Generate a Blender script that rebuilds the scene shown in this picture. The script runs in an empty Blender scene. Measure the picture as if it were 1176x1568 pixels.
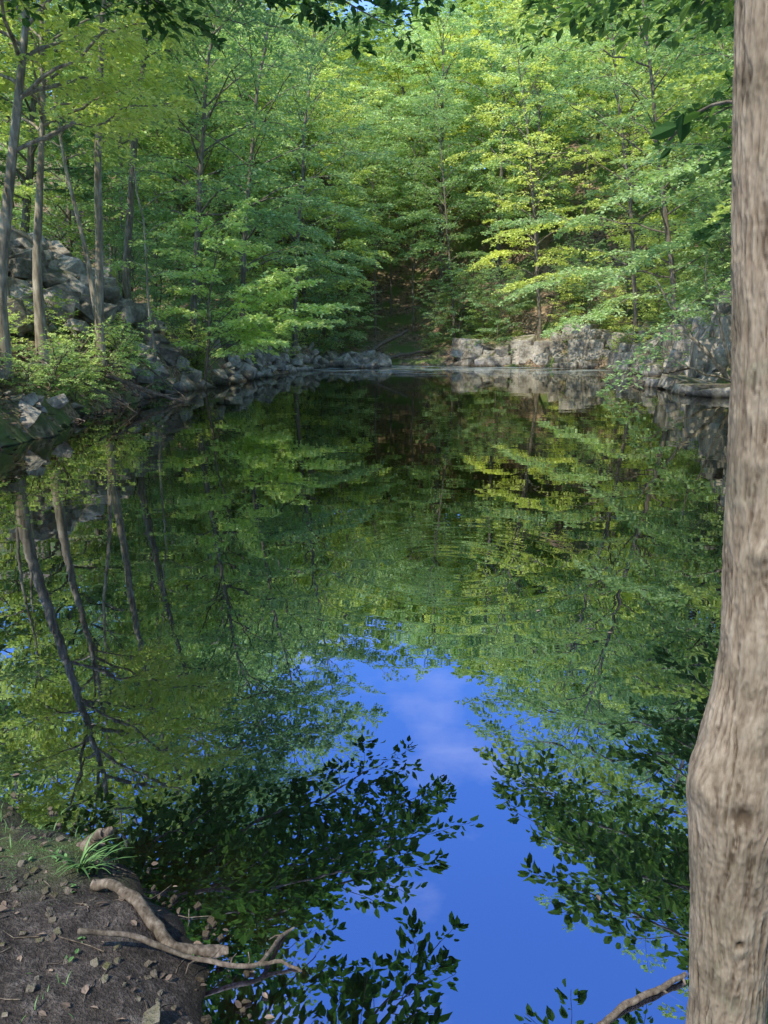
import bpy, bmesh, math, random
import numpy as np
from mathutils import Vector, Matrix

R = np.random.RandomState(7)
scene = bpy.context.scene
COL = scene.collection

# ------------------------------------------------------------------ noise
TAB = R.rand(256, 256)
def vnoise(x, y, per=0):
    xi = np.floor(x).astype(int); yi = np.floor(y).astype(int)
    fx = x - xi; fy = y - yi
    fx = fx*fx*(3-2*fx); fy = fy*fy*(3-2*fy)
    if per:
        x0 = xi % per; x1 = (xi+1) % per
    else:
        x0 = xi % 256; x1 = (xi+1) % 256
    y0 = yi % 256; y1 = (yi+1) % 256
    return (TAB[x0, y0]*(1-fx)+TAB[x1, y0]*fx)*(1-fy)+(TAB[x0, y1]*(1-fx)+TAB[x1, y1]*fx)*fy
def fbm(x, y, o=4):
    s = 0; a = .5; t = 0
    for i in range(o):
        s = s+a*vnoise(x*2**i+17.3*i, y*2**i+5.1*i); t += a; a *= .5
    return s/t
def sstep(x, a, b):
    t = np.clip((x-a)/(b-a), 0, 1); return t*t*(3-2*t)

# ------------------------------------------------------------------ terrain
SHORE = np.array([(0.3,1.35),(-.3,1.5),(-.48,1.98),(-.96,2.42),(-1.66,2.9),(-2.6,3.6),(-4.5,5),(-6.8,8),(-7.6,11),
 (-7.4,14),(-7.7,18),(-8.1,22),(-8.6,27),(-8.2,33),(-7.2,41),(-6.2,50),(-4.8,58),(-3.5,63),(0,65),(5,64.5),(8.5,62),
 (13,59),(16.5,56),(16.5,48),(15.5,40),(14.2,33),(14.8,26),(15,18),(13,10),(9,5),(5,2.5),(2.5,1.5),(1.2,1.15)])
def sdist(x, y):
    x = np.asarray(x, float); y = np.asarray(y, float)
    best = np.full(x.shape, 1e9); inside = np.zeros(x.shape, bool)
    n = len(SHORE)
    for i in range(n):
        ax, ay = SHORE[i]; bx, by = SHORE[(i+1) % n]
        ex, ey = bx-ax, by-ay
        t = np.clip(((x-ax)*ex+(y-ay)*ey)/(ex*ex+ey*ey), 0, 1)
        best = np.minimum(best, np.hypot(x-ax-t*ex, y-ay-t*ey))
        c = ((ay > y) != (by > y))
        with np.errstate(divide='ignore', invalid='ignore'):
            xx = ax+(y-ay)*ex/(ey if ey != 0 else 1e-9)
        inside ^= (c & (x < xx))
    return np.where(inside, -best, best)
def G(x, y):
    x = np.asarray(x, float); y = np.asarray(y, float)
    r = np.hypot(x, y-1)
    amp = np.clip(r/18, .06, 1)
    d = sdist(x, y)+amp*1.5*(fbm(x*.5+40, y*.5+40, 4)-.5)+.30*(fbm(x*3.2+9, y*3.2+3, 4)-.5)
    wn = 1-sstep(y, 4, 9)
    wf = sstep(y, 52, 64)*np.exp(-((x-2)/7.0)**2)
    wr = sstep(x, 0, 8)
    def mixr(n, l, rr, f):
        v = l*(1-wr)+rr*wr
        v = v*(1-wf)+f*wf
        return v*(1-wn)+n*wn
    bH = mixr(.28, 1.25, 2.0, .5); bW = mixr(.55, .8, 1.3, 2.0); sl = mixr(.05, .20, .36, .20)
    dp = np.maximum(d, 0)
    far = sstep(y, 74, 98)
    sl = sl*(1-far)+np.maximum(sl, .50)*far
    sl = np.where(y < 10, np.minimum(sl, .2), sl)
    out = bH*(1-np.exp(-dp/bW))+sl*120*(1-np.exp(-dp/120))
    out = out+3.0*np.exp(-(((x+14.5)/4.0)**2+((y-31)/6.0)**2))*np.clip(dp/2, 0, 1)
    out = out+sstep(y, 62, 78)*(1-sstep(y, 105, 140))*np.clip(abs(x-.8)-3, 0, 26)*.34
    out = out+np.clip(dp/3, 0, 1)*(.9*(fbm(x*.16, y*.16, 4)-.5)*np.clip(r/15, 0, 1)*2)+np.clip(dp/.8, 0, 1)*.35*amp*(fbm(x*1.4, y*1.4, 3)-.5)
    out = out+.075*(fbm(x*7+3, y*7+8, 5)-.5)*np.clip(dp/.25, 0, 1)
    din = np.minimum(d, 0)
    ins = -3.2*(1-np.exp(din/6))*(1-wn)-1.3*(1-np.exp(din/1.7))*wn
    return np.where(d > 0, out, ins)
def g1(x, y): return float(G(np.array([x]), np.array([y]))[0])
def sd1(x, y): return float(sdist(np.array([x]), np.array([y]))[0])

# ------------------------------------------------------------------ materials
def mat(name):
    m = bpy.data.materials.new(name); m.use_nodes = True
    m.node_tree.nodes.clear(); return m, m.node_tree.nodes, m.node_tree.links
def ramp(N, stops):
    r = N.new('ShaderNodeValToRGB'); e = r.color_ramp.elements
    e[0].position = stops[0][0]; e[0].color = (*stops[0][1], 1)
    e[1].position = stops[-1][0]; e[1].color = (*stops[-1][1], 1)
    for p, c in stops[1:-1]:
        k = e.new(p); k.color = (*c, 1)
    return r
def noise(N, L, vec, scale, det=4, rough=.6):
    n = N.new('ShaderNodeTexNoise'); n.inputs['Scale'].default_value = scale
    n.inputs['Detail'].default_value = det; n.inputs['Roughness'].default_value = rough
    if vec: L.new(vec, n.inputs['Vector'])
    return n
def mixc(N, L, f, a, b, mode='MIX'):
    m = N.new('ShaderNodeMix'); m.data_type = 'RGBA'; m.blend_type = mode
    for s, v in ((m.inputs[0], f), (m.inputs[6], a), (m.inputs[7], b)):
        if isinstance(v, bpy.types.NodeSocket): L.new(v, s)
        elif isinstance(v, (int, float)): s.default_value = v
        else: s.default_value = (*v, 1)
    return m.outputs[2]

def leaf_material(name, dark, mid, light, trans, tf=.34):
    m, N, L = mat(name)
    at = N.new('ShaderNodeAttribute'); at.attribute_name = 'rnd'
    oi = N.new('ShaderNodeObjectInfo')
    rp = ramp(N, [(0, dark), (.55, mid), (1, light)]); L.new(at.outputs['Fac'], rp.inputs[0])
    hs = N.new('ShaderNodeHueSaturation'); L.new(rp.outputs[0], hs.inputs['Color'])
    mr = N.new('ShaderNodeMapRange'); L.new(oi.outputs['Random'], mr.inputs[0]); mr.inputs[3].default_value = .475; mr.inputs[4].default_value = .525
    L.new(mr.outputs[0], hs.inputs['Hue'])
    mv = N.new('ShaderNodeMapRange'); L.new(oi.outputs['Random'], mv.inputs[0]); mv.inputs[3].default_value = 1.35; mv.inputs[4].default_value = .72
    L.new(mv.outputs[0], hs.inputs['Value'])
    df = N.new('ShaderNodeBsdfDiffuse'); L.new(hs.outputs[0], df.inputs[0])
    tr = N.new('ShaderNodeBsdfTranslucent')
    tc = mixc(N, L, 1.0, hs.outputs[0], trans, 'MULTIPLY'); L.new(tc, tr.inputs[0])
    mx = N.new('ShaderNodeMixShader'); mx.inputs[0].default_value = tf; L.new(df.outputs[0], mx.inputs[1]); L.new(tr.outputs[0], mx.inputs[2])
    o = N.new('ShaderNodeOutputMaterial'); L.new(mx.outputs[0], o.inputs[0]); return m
M_BEECH = leaf_material('leaf_beech', (.20,.29,.15), (.355,.48,.235), (.50,.61,.29), (1.7,1.7,.9))
M_BIRCH = leaf_material('leaf_birch', (.27,.35,.11), (.45,.56,.18), (.60,.69,.24), (1.6,1.5,.8))
M_LIME = leaf_material('leaf_lime', (.36,.44,.11), (.54,.63,.19), (.68,.75,.26), (1.4,1.35,.8))
M_SUNTONE = leaf_material('leaf_sunlit_tone', (.36,.46,.17), (.54,.66,.27), (.64,.76,.36), (1.4,1.4,.8), .4)  # sunlight painted into the leaf colour, for foliage the sun lamp misses
M_NEAR = leaf_material('leaf_maple_shaded', (.035,.080,.030), (.080,.16,.052), (.16,.27,.085), (2.0,2.0,.8), .32)  # shade of unlit undersides darkened into the leaf colour, for silhouettes

def bark_material(name, c0, c1, c2, sc, bump=.5, cav=False):
    m, N, L = mat(name)
    tc = N.new('ShaderNodeTexCoord'); mp = N.new('ShaderNodeMapping'); L.new(tc.outputs['Object'], mp.inputs[0])
    mp.inputs['Scale'].default_value = (1, 1, .18)
    n1 = noise(N, L, mp.outputs[0], sc, 6, .65); n2 = noise(N, L, tc.outputs['Object'], sc*.12, 4)
    r1 = ramp(N, [(.30, c0), (.5, c1), (.72, c2)]); L.new(n1.outputs['Fac'], r1.inputs[0])
    r2 = ramp(N, [(.35, (.68,.68,.62)), (.65, (1.12,1.1,1.05))]); L.new(n2.outputs['Fac'], r2.inputs[0])
    c = mixc(N, L, 1.0, r1.outputs[0], r2.outputs[0], 'MULTIPLY')
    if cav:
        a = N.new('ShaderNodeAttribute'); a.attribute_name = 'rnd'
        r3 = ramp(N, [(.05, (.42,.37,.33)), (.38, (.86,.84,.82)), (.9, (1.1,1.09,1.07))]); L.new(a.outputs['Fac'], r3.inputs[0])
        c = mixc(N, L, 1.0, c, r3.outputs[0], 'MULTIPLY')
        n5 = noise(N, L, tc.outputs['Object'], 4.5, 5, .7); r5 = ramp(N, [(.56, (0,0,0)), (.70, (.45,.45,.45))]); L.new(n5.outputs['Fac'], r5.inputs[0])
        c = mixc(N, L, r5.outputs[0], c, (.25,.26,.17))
    b = N.new('ShaderNodeBsdfPrincipled'); b.inputs['Roughness'].default_value = .9; L.new(c, b.inputs['Base Color'])
    b.inputs['Specular IOR Level'].default_value = .15
    bp = N.new('ShaderNodeBump'); bp.inputs['Strength'].default_value = bump; bp.inputs['Distance'].default_value = .25/sc
    L.new(n1.outputs['Fac'], bp.inputs['Height']); L.new(bp.outputs[0], b.inputs['Normal'])
    o = N.new('ShaderNodeOutputMaterial'); L.new(b.outputs[0], o.inputs[0]); return m
M_BARK = bark_material('bark_grey', (.085,.068,.05), (.21,.17,.13), (.36,.31,.25), 14)
M_PALE = bark_material('bark_pale', (.12,.09,.065), (.34,.275,.21), (.66,.56,.45), 9)
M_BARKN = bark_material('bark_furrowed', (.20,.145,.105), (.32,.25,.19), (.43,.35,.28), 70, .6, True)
M_DEAD = bark_material('bark_dead', (.06,.045,.035), (.17,.13,.10), (.33,.27,.22), 55, .8)

def rock_material():
    m, N, L = mat('granite')
    tc = N.new('ShaderNodeTexCoord'); g = N.new('ShaderNodeNewGeometry'); v = tc.outputs['Object']
    n1 = noise(N, L, v, .8, 5); n2 = noise(N, L, v, 6, 6, .7); n3 = noise(N, L, v, 2.3, 4)
    r1 = ramp(N, [(.30, (.11,.09,.065)), (.46, (.28,.235,.185)), (.56, (.48,.42,.345)), (.72, (.60,.49,.40))]); L.new(n1.outputs['Fac'], r1.inputs[0])
    r2 = ramp(N, [(.3, (.45,.45,.45)), (.6, (1.1,1.1,1.1))]); L.new(n2.outputs['Fac'], r2.inputs[0])
    c = mixc(N, L, 1.0, r1.outputs[0], r2.outputs[0], 'MULTIPLY')
    sx = N.new('ShaderNodeSeparateXYZ'); L.new(g.outputs['Normal'], sx.inputs[0])
    mu = N.new('ShaderNodeMath'); mu.operation = 'MULTIPLY'; L.new(sx.outputs['Z'], mu.inputs[0]); L.new(n3.outputs['Fac'], mu.inputs[1])
    r3 = ramp(N, [(.42, (0,0,0)), (.56, (1,1,1))]); L.new(mu.outputs[0], r3.inputs[0])
    c = mixc(N, L, r3.outputs[0], c, (.15,.14,.06))
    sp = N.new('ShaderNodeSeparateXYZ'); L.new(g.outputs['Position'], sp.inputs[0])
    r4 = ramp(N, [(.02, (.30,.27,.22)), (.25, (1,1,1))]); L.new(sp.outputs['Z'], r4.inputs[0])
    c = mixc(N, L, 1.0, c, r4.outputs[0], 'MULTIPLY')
    b = N.new('ShaderNodeBsdfPrincipled'); b.inputs['Roughness'].default_value = .9; L.new(c, b.inputs['Base Color'])
    b.inputs['Specular IOR Level'].default_value = .2
    bp = N.new('ShaderNodeBump'); bp.inputs['Strength'].default_value = .8; bp.inputs['Distance'].default_value = .1
    L.new(n2.outputs['Fac'], bp.inputs['Height']); L.new(bp.outputs[0], b.inputs['Normal'])
    o = N.new('ShaderNodeOutputMaterial'); L.new(b.outputs[0], o.inputs[0]); return m
M_ROCK = rock_material()

def ground_material():
    m, N, L = mat('forest_floor')
    tc = N.new('ShaderNodeTexCoord'); v = tc.outputs['Object']; g = N.new('ShaderNodeNewGeometry')
    n1 = noise(N, L, v, .35, 5); n2 = noise(N, L, v, 22, 5, .75); n3 = noise(N, L, v, 2.2, 5, .65); n4 = noise(N, L, v, 90, 3, .7)
    vo = N.new('ShaderNodeTexVoronoi'); vo.inputs['Scale'].default_value = 14; L.new(v, vo.inputs['Vector'])
    lit = ramp(N, [(0, (.11,.07,.045)), (.35, (.24,.15,.09)), (.7, (.34,.23,.145)), (1, (.44,.34,.23))])
    sv = N.new('ShaderNodeSeparateColor'); L.new(vo.outputs['Color'], sv.inputs[0]); L.new(sv.outputs[0], lit.inputs[0])
    soil = ramp(N, [(.3, (.034,.027,.023)), (.52, (.088,.072,.062)), (.72, (.20,.17,.15))]); L.new(n2.outputs['Fac'], soil.inputs[0])
    gr = ramp(N, [(.35, (.55,.55,.55)), (.7, (1.5,1.5,1.5))]); L.new(n4.outputs['Fac'], gr.inputs[0])
    so = mixc(N, L, 1.0, soil.outputs[0], gr.outputs[0], 'MULTIPLY')
    pt = ramp(N, [(.40, (.55,.52,.5)), (.62, (1.25,1.2,1.15))]); L.new(n3.outputs['Fac'], pt.inputs[0])
    so = mixc(N, L, 1.0, so, pt.outputs[0], 'MULTIPLY')
    k = ramp(N, [(.36, (0,0,0)), (.52, (1,1,1))]); L.new(n3.outputs['Fac'], k.inputs[0])
    c = mixc(N, L, k.outputs[0], so, lit.outputs[0])
    sp = N.new('ShaderNodeSeparateXYZ'); L.new(g.outputs['Position'], sp.inputs[0])
    ry = N.new('ShaderNodeMapRange'); L.new(sp.outputs['Y'], ry.inputs[0]); ry.inputs[1].default_value = 3.5; ry.inputs[2].default_value = 8
    c = mixc(N, L, ry.outputs[0], so, c)
    mo = ramp(N, [(.46, (0,0,0)), (.58, (1,1,1))]); L.new(n1.outputs['Fac'], mo.inputs[0])
    mo2 = mixc(N, L, ry.outputs[0], (0,0,0), mo.outputs[0])
    c = mixc(N, L, mo2, c, (.13,.17,.05))
    mm = N.new('ShaderNodeMapRange'); L.new(sp.outputs['Y'], mm.inputs[0]); mm.inputs[1].default_value = 2.15; mm.inputs[2].default_value = 2.6
    mn = ramp(N, [(.42, (0,0,0)), (.56, (1,1,1))]); L.new(n3.outputs['Fac'], mn.inputs[0])
    mk = mixc(N, L, 1.0, mm.outputs[0], mn.outputs[0], 'MULTIPLY')
    inv = N.new('ShaderNodeMath'); inv.operation = 'SUBTRACT'; inv.inputs[0].default_value = 1; L.new(ry.outputs[0], inv.inputs[1])
    mk = mixc(N, L, 1.0, mk, inv.outputs[0], 'MULTIPLY')
    c = mixc(N, L, mk, c, (.10,.13,.035))
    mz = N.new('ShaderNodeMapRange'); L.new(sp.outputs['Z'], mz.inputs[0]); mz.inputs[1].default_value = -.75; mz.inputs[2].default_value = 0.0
    bed = ramp(N, [(0, (.004,.008,.004)), (.4, (.018,.018,.008)), (.75, (.085,.056,.022)), (.95, (.08,.052,.026)), (1, (.03,.025,.02))]); L.new(mz.outputs[0], bed.inputs[0])  # light lost in deep water painted into the bed colour
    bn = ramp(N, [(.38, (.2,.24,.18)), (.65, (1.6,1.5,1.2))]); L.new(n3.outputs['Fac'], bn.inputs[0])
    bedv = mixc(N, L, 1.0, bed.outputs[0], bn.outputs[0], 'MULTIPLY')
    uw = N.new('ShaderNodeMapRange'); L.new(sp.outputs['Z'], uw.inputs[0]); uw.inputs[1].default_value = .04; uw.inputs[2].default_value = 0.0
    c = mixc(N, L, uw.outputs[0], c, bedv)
    b = N.new('ShaderNodeBsdfPrincipled'); b.inputs['Roughness'].default_value = .9; L.new(c, b.inputs['Base Color'])
    b.inputs['Specular IOR Level'].default_value = .25
    ad = N.new('ShaderNodeMath'); ad.operation = 'MULTIPLY_ADD'; L.new(n4.outputs['Fac'], ad.inputs[0]); ad.inputs[1].default_value = .4; L.new(n2.outputs['Fac'], ad.inputs[2])
    bp = N.new('ShaderNodeBump'); bp.inputs['Strength'].default_value = 1; bp.inputs['Distance'].default_value = .03
    L.new(ad.outputs[0], bp.inputs['Height']); L.new(bp.outputs[0], b.inputs['Normal'])
    o = N.new('ShaderNodeOutputMaterial'); L.new(b.outputs[0], o.inputs[0]); return m
M_GROUND = ground_material()

def water_material():
    m, N, L = mat('pond_water')
    tc = N.new('ShaderNodeTexCoord'); v = tc.outputs['Object']
    mp = N.new('ShaderNodeMapping'); mp.inputs['Scale'].default_value = (.8, 1.3, 1); L.new(v, mp.inputs[0])
    a = noise(N, L, mp.outputs[0], .9, 2, .5); b2 = noise(N, L, mp.outputs[0], 6, 2, .5)
    w = N.new('ShaderNodeTexWave'); w.wave_type = 'RINGS'; w.rings_direction = 'SPHERICAL'; w.inputs['Scale'].default_value = 1.6
    w.inputs['Distortion'].default_value = 1.2
    mpw = N.new('ShaderNodeMapping'); mpw.inputs['Location'].default_value = (-.6, -6.5, 0); L.new(v, mpw.inputs[0]); L.new(mpw.outputs[0], w.inputs['Vector'])
    ln = N.new('ShaderNodeVectorMath'); ln.operation = 'LENGTH'; L.new(mpw.outputs[0], ln.inputs[0])
    mk = N.new('ShaderNodeMapRange'); L.new(ln.outputs['Value'], mk.inputs[0]); mk.inputs[1].default_value = 2.6; mk.inputs[2].default_value = .3; mk.inputs[3].default_value = 0; mk.inputs[4].default_value = .10
    wm = N.new('ShaderNodeMath'); wm.operation = 'MULTIPLY'; L.new(w.outputs['Fac'], wm.inputs[0]); L.new(mk.outputs[0], wm.inputs[1])
    s1 = N.new('ShaderNodeMath'); s1.operation = 'MULTIPLY_ADD'; L.new(b2.outputs['Fac'], s1.inputs[0]); s1.inputs[1].default_value = .045; L.new(a.outputs['Fac'], s1.inputs[2])
    s2 = N.new('ShaderNodeMath'); s2.operation = 'ADD'; L.new(s1.outputs[0], s2.inputs[0]); L.new(wm.outputs[0], s2.inputs[1])
    bp = N.new('ShaderNodeBump'); bp.inputs['Strength'].default_value = 1; bp.inputs['Distance'].default_value = .0026
    L.new(s2.outputs[0], bp.inputs['Height'])
    fr = N.new('ShaderNodeFresnel'); fr.inputs[0].default_value = 1.33; L.new(bp.outputs[0], fr.inputs['Normal'])
    mr = N.new('ShaderNodeMapRange'); L.new(fr.outputs[0], mr.inputs[0]); mr.inputs[1].default_value = .02; mr.inputs[2].default_value = .6; mr.inputs[3].default_value = .58; mr.inputs[4].default_value = .84
    mt = N.new('ShaderNodeMapRange'); L.new(fr.outputs[0], mt.inputs[0]); mt.inputs[1].default_value = .04; mt.inputs[2].default_value = .35
    tint = mixc(N, L, mt.outputs[0], (.58,.66,.96), (.72,.72,.66))
    gl = N.new('ShaderNodeBsdfGlossy'); gl.inputs['Roughness'].default_value = 0.0; L.new(tint, gl.inputs[0]); L.new(bp.outputs[0], gl.inputs['Normal'])
    tr = N.new('ShaderNodeBsdfTransparent'); tr.inputs[0].default_value = (.80, .72, .50, 1)
    mx = N.new('ShaderNodeMixShader'); L.new(mr.outputs[0], mx.inputs[0]); L.new(tr.outputs[0], mx.inputs[1]); L.new(gl.outputs[0], mx.inputs[2])
    df = N.new('ShaderNodeBsdfDiffuse'); df.inputs[0].default_value = (.42, .44, .42, 1)
    sp = N.new('ShaderNodeSeparateXYZ'); L.new(v, sp.inputs[0])
    my = N.new('ShaderNodeMapRange'); L.new(sp.outputs['Y'], my.inputs[0]); my.inputs[1].default_value = 42; my.inputs[2].default_value = 54; my.inputs[4].default_value = .5
    ns = noise(N, L, v, .35, 5, .6); rs = ramp(N, [(.42, (0,0,0)), (.55, (1,1,1))]); L.new(ns.outputs['Fac'], rs.inputs[0])
    mm = N.new('ShaderNodeMath'); mm.operation = 'MULTIPLY'; L.new(my.outputs[0], mm.inputs[0]); L.new(rs.outputs[0], mm.inputs[1])
    mx2 = N.new('ShaderNodeMixShader'); L.new(mm.outputs[0], mx2.inputs[0]); L.new(mx.outputs[0], mx2.inputs[1]); L.new(df.outputs[0], mx2.inputs[2])
    o = N.new('ShaderNodeOutputMaterial'); L.new(mx2.outputs[0], o.inputs[0]); return m
M_WATER = water_material()

def simple(name, c0, c1, sc, rough=.85):
    m, N, L = mat(name)
    at = N.new('ShaderNodeAttribute'); at.attribute_name = 'rnd'
    rp = ramp(N, [(0, c0), (1, c1)]); L.new(at.outputs['Fac'], rp.inputs[0])
    tc = N.new('ShaderNodeTexCoord'); n = noise(N, L, tc.outputs['Object'], sc, 4)
    r2 = ramp(N, [(.3, (.6,.6,.6)), (.7, (1.2,1.2,1.2))]); L.new(n.outputs['Fac'], r2.inputs[0])
    c = mixc(N, L, 1.0, rp.outputs[0], r2.outputs[0], 'MULTIPLY')
    b = N.new('ShaderNodeBsdfPrincipled'); b.inputs['Roughness'].default_value = rough; L.new(c, b.inputs['Base Color'])
    o = N.new('ShaderNodeOutputMaterial'); L.new(b.outputs[0], o.inputs[0]); return m
M_LITTER = simple('dry_leaf', (.07,.045,.03), (.34,.24,.17), 60)
M_GRASS = simple('grass_blade', (.06,.14,.03), (.18,.32,.09), 20, .6)

# ------------------------------------------------------------------ mesh builder (quads)
class MB:
    def __init__(s): s.v = []; s.f = []; s.m = []; s.r = []; s.s = []; s.n = 0
    def add(s, v, f, mi, rnd, smooth):
        s.v.append(v); s.f.append(f+s.n); s.n += len(v)
        k = len(f); s.m.append(np.full(k, mi)); s.r.append(np.broadcast_to(rnd, (k,)).astype(float)); s.s.append(np.full(k, smooth))
    def mesh(s, name, mats):
        v = np.concatenate(s.v).astype(np.float32); f = np.concatenate(s.f).astype(np.int32)
        me = bpy.data.meshes.new(name)
        me.vertices.add(len(v)); me.vertices.foreach_set('co', v.ravel())
        me.loops.add(len(f)*4); me.loops.foreach_set('vertex_index', f.ravel())
        me.polygons.add(len(f)); me.polygons.foreach_set('loop_start', np.arange(len(f), dtype=np.int32)*4)
        me.polygons.foreach_set('material_index', np.concatenate(s.m).astype(np.int32))
        me.polygons.foreach_set('use_smooth', np.concatenate(s.s).astype(bool))
        me.update(calc_edges=True)
        a = me.attributes.new('rnd', 'FLOAT', 'FACE'); a.data.foreach_set('value', np.concatenate(s.r).astype(np.float32))
        for m in mats: me.materials.append(m)
        return me
def obj(name, me, loc=(0,0,0), rot=0, sc=1, parent=None):
    o = bpy.data.objects.new(name, me); COL.objects.link(o)
    o.location = loc; o.rotation_euler = (0, 0, rot); o.scale = (sc,)*3 if not hasattr(sc, '__len__') else sc
    if parent: o.parent = parent
    return o

def tube(mb, path, rad, sides=6, mi=0, rough=None):
    P = np.asarray(path, float); n = len(P); rad = np.broadcast_to(rad, (n,))
    T = np.gradient(P, axis=0); T /= np.linalg.norm(T, axis=1)[:, None]+1e-9
    ref = np.array([1., 0, 0]) if abs(T[:, 0]).mean() < .7 else np.array([0, 0, 1.])
    A = np.cross(T, ref); A /= np.linalg.norm(A, axis=1)[:, None]+1e-9; B = np.cross(T, A)
    th = np.arange(sides)/sides*2*np.pi
    RR = rad[:, None]*np.ones(sides)[None]
    if rough is not None: RR = RR*rough
    V = P[:, None]+RR[:, :, None]*(np.cos(th)[None, :, None]*A[:, None]+np.sin(th)[None, :, None]*B[:, None])
    V = V.reshape(-1, 3)
    i = np.arange(n-1)[:, None]*sides; j = np.arange(sides)[None]; j2 = (j+1) % sides
    F = np.stack([i+j, i+j2, i+sides+j2, i+sides+j], -1).reshape(-1, 4)
    mb.add(V, F, mi, .5, True)
def bez(p0, p1, p2, n):
    t = np.linspace(0, 1, n)[:, None]
    return (1-t)**2*np.asarray(p0)+2*t*(1-t)*np.asarray(p1)+t*t*np.asarray(p2)
def at(path, t):
    n = len(path)-1; k = min(int(t*n), n-1); f = t*n-k
    return path[k]*(1-f)+path[k+1]*f, path[k+1]-path[k]

def leaves(mb, pos, dirs, size, rng, mi=1, detailed=False, tilt=.45):
    n = len(pos)
    nm = np.stack([rng.randn(n)*tilt, rng.randn(n)*tilt, np.ones(n)], 1); nm /= np.linalg.norm(nm, axis=1)[:, None]
    a = dirs+rng.randn(n, 3)*.5; a[:, 2] -= .25
    a -= (a*nm).sum(1)[:, None]*nm; a /= np.linalg.norm(a, axis=1)[:, None]+1e-9
    b = np.cross(nm, a); s = (size*(.6+.8*rng.rand(n)))[:, None]
    rnd = np.clip(rng.rand(n)*.8+.2*rng.rand(), 0, 1)
    if not detailed:
        V = np.stack([pos, pos+a*s*.45+b*s*.30+nm*s*.06, pos+a*s-nm*s*.1, pos+a*s*.45-b*s*.30+nm*s*.06], 1).reshape(-1, 3)
        F = np.arange(n*4).reshape(-1, 4); mb.add(V, F, mi, rnd, False)
    else:
        V = np.stack([pos, pos+a*s*.28+b*s*.26+nm*s*.05, pos+a*s*.68+b*s*.22+nm*s*.03, pos+a*s-nm*s*.12,
                      pos+a*s*.68-b*s*.22+nm*s*.03, pos+a*s*.28-b*s*.26+nm*s*.05], 1).reshape(-1, 3)
        k = np.arange(n)[:, None]*6
        F = np.concatenate([k+np.array([[0,3,2,1]]), k+np.array([[0,5,4,3]])]); mb.add(V, F, mi, np.concatenate([rnd, rnd]), False)

def spray(mb, path, r0, subn, sublen, dens, ls, rng, t0=.2, det=False, sides=6, droop=.25, spread=.16):
    n = len(path); path = np.asarray(path)
    tube(mb, path, np.linspace(r0, r0*.15, n), sides)
    PP = []; DD = []
    for k in range(subn+1):
        t = t0+(1-t0)*(k+rng.rand()*.6)/(subn+.6); t = min(t, .995)
        p, tn = at(path, t); tn = tn/(np.linalg.norm(tn)+1e-9)
        h = np.array([-tn[1], tn[0], 0.]); h /= np.linalg.norm(h)+1e-9
        side = 1 if k % 2 else -1
        ang = math.radians(rng.uniform(30, 70))
        if k == subn: ang = 0
        d = tn*math.cos(ang)+h*side*math.sin(ang); d[2] = d[2]*.5+rng.uniform(-.12, .22)
        d /= np.linalg.norm(d)
        Ls = sublen*(1-.55*t)*rng.uniform(.6, 1.25)
        u = np.linspace(0, 1, 5)[:, None]
        sp = p+d*Ls*u+np.array([0, 0, -droop*Ls])*u*u+rng.randn(5, 3)*.03*Ls*u
        tube(mb, sp, np.linspace(max(r0*.28*(1-t*.6), .004), .003, 5), 3)
        m = max(int(dens*Ls*rng.uniform(.6, 1.3)), 3)
        uu = rng.rand(m)**.75*.97+.03
        q = np.stack([np.interp(uu, u[:, 0], sp[:, c]) for c in range(3)], 1)
        pr = np.array([-d[1], d[0], 0.])
        lat = rng.randn(m)*spread*Ls*(1.15-uu*.6)
        q += pr*lat[:, None]; q[:, 2] += rng.randn(m)*.035*Ls-abs(lat)*.15
        PP.append(q); DD.append(d[None]+pr*np.sign(lat)[:, None]*.8)
    leaves(mb, np.concatenate(PP), np.concatenate(DD), ls, rng, 1, det)

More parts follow.
